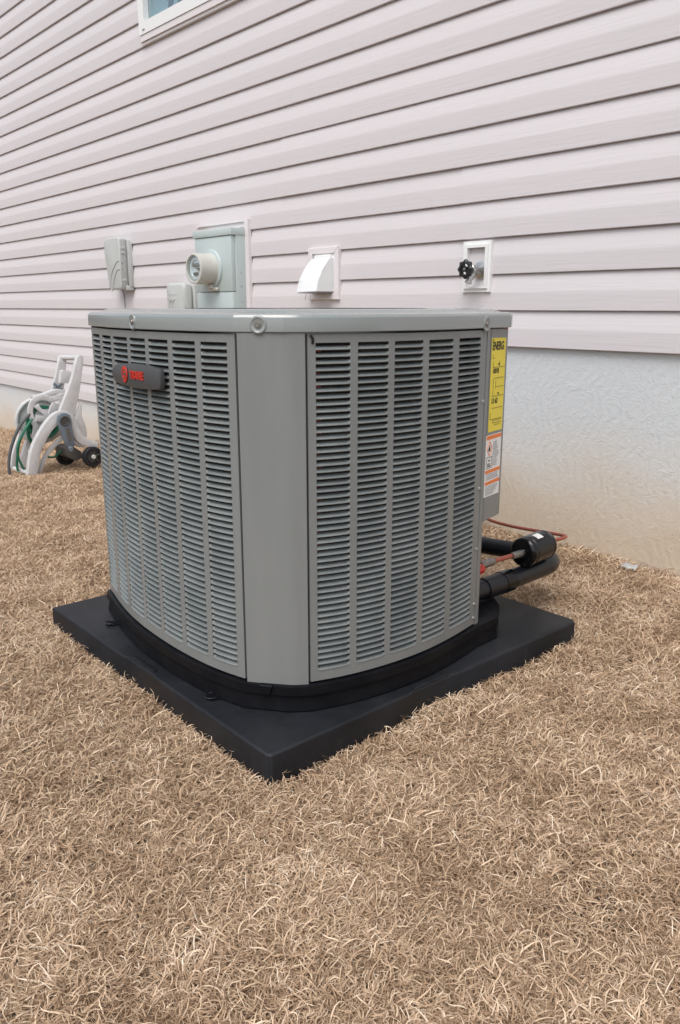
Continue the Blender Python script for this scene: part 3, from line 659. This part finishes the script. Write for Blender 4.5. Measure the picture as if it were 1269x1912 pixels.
# low network box
nb_ = empty('network_box', (-3.79, WALL, .69), 'small pale grey rounded plastic box beside the meter box, half hidden behind the air conditioner', 'junction box')
P = [(-3.888, .70), (-3.888, .868), (-3.880, .888), (-3.862, .896), (-3.735, .896), (-3.712, .888), (-3.703, .868), (-3.703, .70), (-3.72, .685), (-3.87, .685)]
ncv = obj('cover', MB().prism([(x, 2.185, z) for x, z in P], (0, .052, 0), bevel=.014, seg=3), 'telecom', nb_, angle=40)
obj('back_plate', MB().bbox(-3.875, -3.69, 2.238, WALL-.012, .70, .885, .004), 'telecom', nb_)
rb = MB().box(-3.872, -3.775, 2.1835, 2.1865, .838, .842).box(-3.872, -3.775, 2.1835, 2.1865, .815, .818)
for o_ in (0, .028): rb.tube(smoothline([(-3.858+o_, 2.1842, .775), (-3.850+o_, 2.1842, .80), (-3.83+o_, 2.1842, .812)], 5), .003, 6)
rb.tube([(-3.862, 2.1842, .775), (-3.862, 2.1842, .812), (-3.84, 2.1842, .812)], .002, 6)
obj('moulded_rib', rb, 'reel', ncv)
# dryer vent
dv = empty('dryer_vent', (-2.68, WALL, .80), 'white plastic dryer vent hood in a pinkish square frame on the siding', 'vent')
x0, x1, z0, z1, wq = -2.778, -2.584, .806, 1.016, .026
obj('mounting_block', MB().prism([(x, WALL-.028, z) for x, z in ((x0, z0), (x0+wq, z0+wq), (x0+wq, z1-wq), (x0, z1))], (0, .026, 0), .002).prism([(x, WALL-.028, z) for x, z in ((x1, z0), (x1, z1), (x1-wq, z1-wq), (x1-wq, z0+wq))], (0, .026, 0), .002)
    .prism([(x, WALL-.028, z) for x, z in ((x0, z1), (x0+wq, z1-wq), (x1-wq, z1-wq), (x1, z1))], (0, .026, 0), .002).prism([(x, WALL-.028, z) for x, z in ((x0, z0), (x1, z0), (x1-wq, z0+wq), (x0+wq, z0+wq))], (0, .026, 0), .002)
    .box(x0+wq-.002, x1-wq+.002, WALL-.020, WALL-.008, z0+wq-.002, z1-wq+.002), 'whitewarm', dv, angle=20)
hx0, hx1 = -2.733, -2.618; hy = WALL-.021
hp = [(hy, .972), (hy-.022, .970), (hy-.036, .955), (hy-.060, .925), (hy-.082, .885), (hy-.094, .838), (hy, .838)]
hd = MB()
for i in range(len(hp)-2): 
    (ya, za), (yb_, zb_) = hp[i], hp[i+1]
    fl = .012*i/4; fl2 = .012*(i+1)/4
    hd.add([(hx0-fl, ya, za), (hx1, ya, za), (hx1, yb_, zb_), (hx0-fl2, yb_, zb_), (hx0-fl, ya+.002, za-.002), (hx1, ya+.002, za-.002), (hx1, yb_+.003, zb_), (hx0-fl2, yb_+.003, zb_)], [(0, 1, 2, 3), (4, 7, 6, 5), (0, 3, 7, 4), (1, 5, 6, 2)])
for xx, k_ in ((hx1-.002, 0), (hx0-.004, 1)): hd.prism([(xx, y, z) for y, z in hp], (.0025, 0, 0))
obj('hood', hd, 'hood', dv, angle=50)
obj('collar', MB().bbox(hx0+.008, hx1-.006, hy-.016, hy+.002, .966, .985, .003).bbox(hx0-.010, hx1+.010, hy-.002, hy+.004, .832, .988, .001), 'hood', dv)
gr = MB(); 
for i in range(9): gr.tube([(hx0-.008+i*.0150, hy-.090, .834), (hx0-.008+i*.0150, hy-.004, .834)], .0012, 5)
for i in range(4): gr.tube([(hx0-.012, hy-.090+i*.026, .832), (hx1+.002, hy-.090+i*.026, .832)], .0012, 5)
gr.tube([(hx0+.02, hy-.07, .833), (hx0+.012, hy-.072, .805)], .0012, 5)
obj('grille', gr, 'greyink', dv)
# hose bib
hb = empty('garden_tap', (-1.864, WALL, .82), 'metal outdoor tap with a black round handle in a white recessed block on the siding', 'tap')
x0, x1, z0, z1 = -1.925, -1.803, .826, .995; w1, w2 = .022, .022
blk = MB().box(x0, x0+w1, WALL-.024, WALL-.0, z0, z1).box(x1-w2, x1, WALL-.024, WALL-.0, z0, z1).box(x0+w1, x1-w2, WALL-.024, WALL, z1-.022, z1).box(x0+w1, x1-w2, WALL-.024, WALL, z0, z0+.020).box(x0+w1-.001, x1-w2+.001, WALL-.006, WALL+.004, z0+.019, z1-.021)
blk.box(x0+.010, x0+w1, WALL-.030, WALL-.0242, z0+.012, z1-.012).box(x1-w2, x1-.010, WALL-.030, WALL-.0242, z0+.012, z1-.012).box(x0+w1, x1-w2, WALL-.030, WALL-.0242, z1-.022, z1-.012).box(x0+w1, x1-w2, WALL-.030, WALL-.0242, z0+.012, z0+.020)
obj('mounting_block', blk, 'white', hb, smooth=False)
fx, fz = -1.856, .900
obj('spigot', MB().lathe([(.0001, 0), (.029, 0), (.031, .004), (.029, .008), (.015, .012), (.0125, .020), (.0125, .045), (.0155, .047), (.0155, .056), (.0095, .060), (.006, .065), (.006, .082)], (fx, WALL-.007, fz), (0, -1, 0), 24)
    .tube(smoothline([(fx, WALL-.044, fz), (fx-.002, WALL-.052, fz-.018), (fx-.002, WALL-.066, fz-.032), (fx-.002, WALL-.072, fz-.044)], 5), [.0115]*10+[.010]*3+[.0125]*3, 14), 'chrome', hb, angle=40)
hwl = MB(); cy = WALL-.090; ctrw = Vector((fx, cy, fz))
prof = []
N_ = 48; hv = []
for dyy, sc in ((-.007, .86), (-.004, 1), (.004, 1), (.007, .86)):
    hv += [(fx+(.0295+.0028*math.cos(8*t))*sc*math.cos(t), cy+dyy, fz+(.0295+.0028*math.cos(8*t))*sc*math.sin(t)) for t in [2*math.pi*i/N_ for i in range(N_)]]
hin = []
for dyy in (.007, -.007): hin += [(fx+.018*math.cos(t), cy+dyy, fz+.018*math.sin(t)) for t in [2*math.pi*i/N_ for i in range(N_)]]
hwl.v = hv+hin
for k_ in range(6):
    a = k_*N_; b = ((k_+1) % 6)*N_
    for j in range(N_): hwl.f.append((a+j, a+(j+1) % N_, b+(j+1) % N_, b+j))
for k_ in range(4):
    t = k_*math.pi/2+.5; hwl.tube([(fx, cy, fz), (fx+.020*math.cos(t), cy, fz+.020*math.sin(t))], .0042, 8)
hwl.lathe([(.0001, -.007), (.009, -.007), (.009, .008), (.0001, .008)], (fx, cy, fz), (0, 1, 0), 16)
obj('tap_handle', hwl, 'black', hb, angle=40)
obj('screw', MB().lathe([(.0001, .002), (.003, .002), (.004, 0)], (fx, cy-.007, fz), (0, -1, 0), 10), 'steel', hb)

# ================================================================ hose reel
P0 = Vector((-4.06, 1.464, grade(-4.06)-.020)); SS = Vector((.12, .993, 0)).normalized(); AA = Vector((-1, -.03, 0)).normalized()
reel = empty('hose_reel_cart', P0, 'light grey plastic hose reel cart with black wheels standing on grass by the wall', 'hose reel')
def R3(a, b, w=0.0):
    a2 = a+210*(w/.24)+.052*(1500-b); b2 = b+95*(w/.24)*(.3+.7*b/1500)
    return P0+SS*((a2-380)/6.345/358)+Vector((0, 0, 1))*((1500-b2)/6.345/365)+AA*w
PX = 1/6.345/362
def bandz(pts, w, t): 
    return MB().band([R3(a, b, w) for a, b, _ in pts], [q*PX for _, _, q in pts], AA*t)
def spl(pts, k=5): return [tuple(p) for p in smoothline([Vector(p) for p in pts], k)]
front = spl([(378, 1505, 112), (398, 1330, 116), (440, 1160, 118), (515, 1010, 118), (600, 890, 122), (690, 815, 140), (780, 815, 150), (850, 890, 130), (895, 1000, 110), (960, 1100, 95), (1060, 1150, 90), (1150, 1180, 70)])
obj('side_frame', bandz(front, 0, .035), 'reel', reel)
obj('side_frame', bandz(spl([(390, 1505, 100), (420, 1330, 100), (475, 1160, 100), (545, 1010, 100), (630, 890, 100), (720, 815, 110), (800, 815, 120), (850, 890, 110), (905, 1000, 100), (975, 1100, 90), (1075, 1150, 80), (1160, 1180, 60)]), .25, .030), 'reel', reel).location -= SS*.06
obj('web_plate', MB().prism([R3(a, b, .012) for a, b in ((860, 860), (960, 640), (975, 700), (965, 800), (1010, 920), (1025, 1000), (1020, 1090), (940, 1090), (880, 980))], AA*.012, .002), 'reel', reel)
hn = [(700, 760), (745, 650), (800, 520), (860, 370), (900, 220), (925, 115), (950, 88), (985, 90), (1003, 118), (1000, 180), (975, 360), (945, 540), (905, 700), (870, 830), (790, 810)]
obj('handle_post', MB().prism([R3(a, b, .010) for a, b in hn], AA*.026, .004, 3), 'reel', reel, angle=50)
hf = [(640, 480), (685, 340), (720, 200), (745, 95), (770, 80), (815, 82), (830, 120), (815, 250), (800, 400), (775, 500)]
obj('handle_post', MB().prism([R3(a, b, .20) for a, b in hf], AA*.024, .004, 3), 'reel', reel, angle=50)
obj('handle_grip', MB().tube([R3(955, 120, .03), R3(785, 108, .21)], .0135, 14), 'reel', reel)
obj('cross_plate', MB().prism([R3(a, b, .10) for a, b in ((750, 270), (770, 255), (850, 268), (875, 285), (865, 405), (830, 415), (735, 400))], AA*.03, .003), 'reel', reel)
obj('brace_strap', bandz([(665, 405, 30), (720, 460, 30), (770, 490, 30)], .16, .01).add(*(lambda m: (m.v, m.f))(bandz([(770, 415, 26), (700, 460, 26), (640, 490, 26)], .175, .01))), 'reeldark', reel)
# reel side plate: outline band with a kidney shaped opening and spokes
sp = [(590, 575), (520, 565), (450, 580), (400, 640), (385, 730), (410, 820), (440, 900), (425, 1000), (450, 1060), (520, 960), (600, 860), (680, 760), (740, 660), (790, 560), (700, 575), (640, 590)]
ring1 = spl([(p[0], p[1], 62) for p in sp+[sp[0]]], 4)
obj('reel_frame', bandz(ring1, .075, .014), 'reel', reel)
obj('reel_frame', bandz(spl([(455, 650, 60), (490, 700, 46), (540, 740, 50), (590, 800, 60)]), .07, .016).add(*(lambda m: (m.v, m.f))(bandz(spl([(440, 800, 80), (520, 810, 70), (600, 790, 70), (660, 700, 120), (680, 640, 90)]), .072, .014))), 'reel', reel)
fl = [(470+230*math.cos(t)*.86, 770+235*math.sin(t)) for t in np.linspace(0, 2*math.pi, 36, endpoint=False)]
def circle3(cx, cyy, w, r, n=36): return [R3(cx, cyy, w)+SS*r*math.cos(t)+Vector((0, 0, r*math.sin(t))) for t in [2*math.pi*i/n for i in range(n)]]
obj('reel_flange', MB().tube(circle3(480, 830, .215, .115), .011, 10, closed=True).prism(circle3(480, 830, .220, .112), AA*.006, .001), 'reel', reel, angle=50)
obj('reel_drum', MB().tube([R3(520, 800, .09), R3(500, 810, .215)], .055, 24), 'reel', reel)
obj('top_cowl', bandz(spl([(420, 560, 30), (520, 545, 40), (620, 520, 50), (700, 505, 60), (780, 520, 60), (820, 545, 40)]), .085, .04), 'reel', reel)
# crank
ck = [(682+0, 850), (690, 790), (730, 760), (780, 760), (830, 790), (845, 850), (850, 950), (868, 1080), (872, 1150), (850, 1185), (790, 1180), (765, 1140), (740, 1050), (700, 930)]
crank = obj('crank', MB().prism([R3(a, b, -.020) for a, b in ck], AA*.016, .003, 2), 'reeldark', reel, angle=50)
obj('crank_socket', MB().tube(circle3(762, 852, -.021, .0215, 24), .0045, 8, closed=True).prism(circle3(762, 852, -.0215, .019, 20), AA*.004), 'hub', crank)
obj('crank_slot', MB().prism([R3(a, b, -.0215) for a, b in ((765, 950), (800, 935), (820, 960), (838, 1090), (800, 1105))], AA*.003, .0006, 1), 'brownplastic', crank)
obj('crank_knob', MB().tube([R3(822, 1185, -.022), R3(822, 1200, -.055)], [.013, .010], 12), 'reeldark', crank)
obj('strut', bandz(spl([(455, 1480, 40), (520, 1290, 44), (610, 1170, 44), (740, 1050, 50)]), .03, .018), 'reel', reel)
obj('strut', bandz(spl([(350, 1200, 40), (480, 1100, 60), (600, 1060, 60), (700, 1010, 50)]), .15, .015), 'reel', reel)
obj('foot_bar', MB().tube([R3(335, 1432, .02), R3(165, 1375, .22)], .0125, 12), 'reel', reel)
obj('front_leg', bandz(spl([(150, 1400, 60), (165, 1260, 50), (200, 1130, 44), (250, 1000, 40), (310, 870, 50)]), .235, .02), 'reel', reel)
obj('axle_housing', MB().prism([R3(a, b, .05) for a, b in ((770, 1190), (860, 1170), (950, 1240), (970, 1320), (900, 1350), (820, 1310), (780, 1260))], AA*.14, .004), 'brownplastic', reel, angle=50)
obj('axle', MB().tube([R3(1085, 1318, -.01), R3(1085-210, 1318-85, .225)], .006, 8), 'steel', reel)
def wheel(c, parent):
    c = Vector(c)
    w_ = obj('wheel', MB().lathe([(.030, -.002), (.0385, .000), (.0395, -.004), (.050, -.004), (.0535, .002), (.0545, .012), (.0535, .024), (.050, .030), (.030, .030)], c, AA, 40), 'tyre', parent, angle=35)
    obj('wheel_hub', MB().lathe([(.0001, -.001), (.011, -.001), (.013, .002), (.030, .006), (.0385, .004), (.0385, .026), (.0001, .026)], c, AA, 32), 'hub', w_, angle=35)
    sp_ = MB()
    for i in range(6):
        t = i*math.pi/3+.3; e1 = SS*math.cos(t)+Vector((0, 0, math.sin(t))); sp_.tube([c+e1*.012+AA*.002, c+e1*.037+AA*.003], [.0035, .0035], 6)
    obj('wheel_spokes', sp_, 'hub', w_)
    obj('hub_cap', MB().lathe([(.0001, -.009), (.009, -.009), (.0115, -.006), (.0115, .002), (.0001, .002)], c, AA, 20), 'reel', w_, angle=35)
gzr = grade(-3.95)
wc = R3(1090, 1318, -.012); wheel(wc, reel)
wheel(R3(790, 1280, .19)+Vector((0, 0, .0)), reel)
# garden hoses
gh = empty('garden_hose', R3(560, 900, .15), 'green garden hose wound on the reel cart with loose strands hanging to the grass', 'garden hose')
cl = MB(); c0 = R3(510, 810, .15)
for layer, rr in ((0, .055), (1, .070), (2, .080)):
    for i in range(6 if layer < 2 else 4):
        cc = R3(520, 805, .100+.017*i+(.008 if layer % 2 else 0)); cl.tube([cc+SS*rr*math.cos(t)+Vector((0, 0, rr*math.sin(t)-.01*layer)) for t in np.linspace(0, 2*math.pi, 28, endpoint=False)], .0085, 8, closed=True)
obj('coil', cl, 'hose', gh)
obj('loose_end', MB().tube(smoothline([R3(400, 800, .06), R3(330, 900, .05), R3(262, 1010, .05), R3(222, 1120, .05), R3(225, 1230, .06), R3(262, 1340, .07), R3(320, 1440, .08)], 6), .0060, 8)
    .tube(smoothline([R3(380, 820, .09), R3(290, 960, .09), R3(240, 1080, .10), R3(218, 1200, .10), R3(205, 1330, .11), R3(215, 1400, .11)], 6), .0065, 8)
    .tube(smoothline([R3(370, 860, .10), R3(345, 940, .11), R3(360, 1040, .12), R3(420, 1110, .13)], 6), .0095, 8)
    .tube(smoothline([R3(520, 1255, .10), R3(620, 1278, .09), R3(690, 1240, .1), R3(740, 1190, .1)], 6), .0055, 8)
    .tube(smoothline([R3(470, 1500, -.03), R3(560, 1512, -.03), R3(650, 1506, -.03), R3(720, 1490, -.02)], 6), .0075, 8), 'hose', gh)
gy = empty('supply_hose', R3(150, 1100, .1), 'dark grey hose arching from the reel cart down into the grass at its left', 'garden hose')
obj('hose', MB().tube(smoothline([R3(420, 700, .10), R3(370, 745, .08), R3(290, 830, .07), R3(220, 940, .07), (R3(170, 1060, .07)), R3(135, 1180, .07), R3(118, 1300, .07), R3(120, 1420, .07), R3(130, 1480, .07)], 6), .0082, 10), 'greyhose', gy)

# scrap of wrapper in the grass by the foundation
sc = MB(); n = 7
for i in range(n):
    for j in range(4): sc.v.append((-1.165+i*.008-.03, 2.180+j*.007+.004*math.sin(i*1.7), .006+.006*abs(math.sin(i*2.1+j*1.3))+.003*j))
sc.f = [(i*4+j, (i+1)*4+j, (i+1)*4+j+1, i*4+j+1) for i in range(n-1) for j in range(3)]
o = obj('litter_scrap', sc, 'scrap'); tag(o, 'small crumpled clear wrapper lying in the grass at the foot of the foundation, right side', 'litter')
so = o.modifiers.new('thickness', 'SOLIDIFY'); so.thickness = .0006

# ================================================================ dormant grass
def tuft(seed, nb, R, lmin, lmax, wmul=1.0, seg=6):
    r = np.random.default_rng(seed)
    ang = r.uniform(0, 2*np.pi, nb); rad = R*np.sqrt(r.uniform(0, 1, nb)); L = r.uniform(lmin, lmax, nb)
    th = r.uniform(0, 2*np.pi, nb); dth = r.normal(0, 1.3, nb)+np.sign(r.normal(0, 1, nb))*1.7      # total turn in plan
    el0 = r.uniform(.1, 1.15, nb); el1 = r.uniform(-1.0, .30, nb)       # rise, then droop
    w = r.uniform(.0005, .00095, nb)*wmul; z0 = r.uniform(-.026, -.008, nb); twist = r.uniform(-1.2, 1.2, nb)
    tone = np.clip(.16+.66*r.uniform(0, 1, nb)+r.normal(0, .08, nb), .02, 1)
    x = rad*np.cos(ang); y = rad*np.sin(ang); z = z0.copy(); V = []; T = []
    for k in range(seg+1):
        t = k/seg; h_ = th+dth*t*t*.9+np.sin(t*5+ang)*.25; e = el0*(1-t)+el1*t; d = np.stack([np.cos(e)*np.cos(h_), np.cos(e)*np.sin(h_), np.sin(e)], 1)
        side = np.stack([-np.sin(h_), np.cos(h_), np.zeros(nb)], 1); upv = np.cross(d, side); a = twist*(1-t)
        s_ = side*np.cos(a)[:, None]+upv*np.sin(a)[:, None]; ww = w*(1.0 if k == 0 else (1.15-1.0*t**2.5))
        c = np.stack([x, y, z], 1); V.append(c-s_*ww[:, None]); V.append(c+s_*ww[:, None])
        st_ = L/seg; x = x+d[:, 0]*st_; y = y+d[:, 1]*st_; z = np.maximum(z+d[:, 2]*st_, -.028)
    V = np.stack(V, 1).reshape(-1, 3); m = 2*(seg+1)
    base = (np.arange(nb)*m)[:, None]; q = np.array([[2*k, 2*k+1, 2*k+3, 2*k+2] for k in range(seg)]).reshape(-1)
    Fq = (base+q[None, :]).reshape(-1)
    me = bpy.data.meshes.new('grass_tuft'); nf = nb*seg
    me.vertices.add(len(V)); me.vertices.foreach_set('co', V.reshape(-1)); me.loops.add(nf*4); me.loops.foreach_set('vertex_index', Fq)
    me.polygons.add(nf); me.polygons.foreach_set('loop_start', np.arange(nf)*4); me.polygons.foreach_set('loop_total', np.full(nf, 4))
    me.polygons.foreach_set('use_smooth', np.ones(nf, bool)); me.update(calc_edges=True)
    at = me.attributes.new('tone', 'FLOAT', 'POINT'); at.data.foreach_set('value', np.repeat(tone, m).astype(np.float32))
    me.materials.append(M_['grass']); return bpy.data.objects.new('grass_tuft', me)
tufts = bpy.data.collections.new('grass_tufts')          # sources for the geometry nodes, never linked to the scene
for i in range(14): tufts.objects.link(tuft(100+i, 165, .055, .012, .038, seg=5))

def points(dens_fn, n, x0, x1, y0, y1):
    x = rng.uniform(x0, x1, n); y = rng.uniform(y0, y1, n); keep = rng.uniform(0, 1, n) < dens_fn(x, y)
    x, y = x[keep], y[keep]
    inpad = (x > NX-PS-.002) & (x < NX+.002) & (y > NY-.002) & (y < NY+PS+.002)
    return x[~inpad], y[~inpad]
def dens(x, y): return np.clip(1.35-.16*np.hypot(x, y), .42, 1)
px_, py_ = points(dens, 42000, -9.2, 1.2, -.35, WALL-.012)
# drop what the lens cannot see from here or from a step aside
ang = np.arctan2(py_, px_); keepm = (ang > math.radians(100)) | (np.hypot(px_, py_) < 1.0) | (px_ < .9)
px_, py_ = px_[keepm], py_[keepm]
dist = np.hypot(px_, py_)
clump = np.sin(px_*7.1+1.3*np.sin(py_*5))*np.sin(py_*8.3+1.7*np.sin(px_*4))
scl = rng.uniform(.8, 1.25, len(px_))*(1+.12*clump)
scl *= np.where(WALL-py_ < .07, 1.35, 1.0)
pz = np.array([grade(v) for v in px_])+.0065*clump
# a little drift of taller grass hugging the pad and wall
gm = bpy.data.meshes.new('grass'); gm.vertices.add(len(px_)); gm.vertices.foreach_set('co', np.stack([px_, py_, pz], 1).reshape(-1)); gm.update()
a_ = gm.attributes.new('size', 'FLOAT', 'POINT'); a_.data.foreach_set('value', scl.astype(np.float32))
go = bpy.data.objects.new('grass', gm); COL.objects.link(go); tag(go, 'dry curly tan dormant grass covering the whole ground', 'grass', kind='stuff')
gm.materials.append(M_['grass'])
ng = bpy.data.node_groups.new('grass_scatter', 'GeometryNodeTree'); ng.is_modifier = True
ng.interface.new_socket('Geometry', in_out='INPUT', socket_type='NodeSocketGeometry'); ng.interface.new_socket('Geometry', in_out='OUTPUT', socket_type='NodeSocketGeometry')
N = ng.nodes; gi = N.new('NodeGroupInput'); gout = N.new('NodeGroupOutput'); iop = N.new('GeometryNodeInstanceOnPoints'); ci = N.new('GeometryNodeCollectionInfo')
ci.inputs['Collection'].default_value = tufts; ci.inputs['Separate Children'].default_value = True; ci.inputs['Reset Children'].default_value = True
iop.inputs['Pick Instance'].default_value = True
ri = N.new('FunctionNodeRandomValue'); ri.data_type = 'INT'; ri.inputs['Min'].default_value = 0 if 'Min' in ri.inputs else 0
for s_ in ri.inputs:
    if s_.type == 'INT' and s_.name == 'Max': s_.default_value = 13
    if s_.type == 'INT' and s_.name == 'Min': s_.default_value = 0
rr = N.new('FunctionNodeRandomValue'); rr.data_type = 'FLOAT_VECTOR'
vs_ = [s_ for s_ in rr.inputs if s_.type == 'VECTOR']; vs_[0].default_value = (-.10, -.10, 0); vs_[1].default_value = (.10, .10, 6.283)
na = N.new('GeometryNodeInputNamedAttribute'); na.data_type = 'FLOAT'; na.inputs['Name'].default_value = 'size'
lk = ng.links.new
lk(gi.outputs[0], iop.inputs['Points']); lk(ci.outputs[0], iop.inputs['Instance'])
lk([s_ for s_ in ri.outputs if s_.type == 'INT'][0], iop.inputs['Instance Index']); lk([s_ for s_ in rr.outputs if s_.type == 'VECTOR'][0], iop.inputs['Rotation'])
lk([s_ for s_ in na.outputs if s_.type == 'VALUE'][0], iop.inputs['Scale']); lk(iop.outputs[0], gout.inputs[0])
md = go.modifiers.new('scatter', 'NODES'); md.node_group = ng
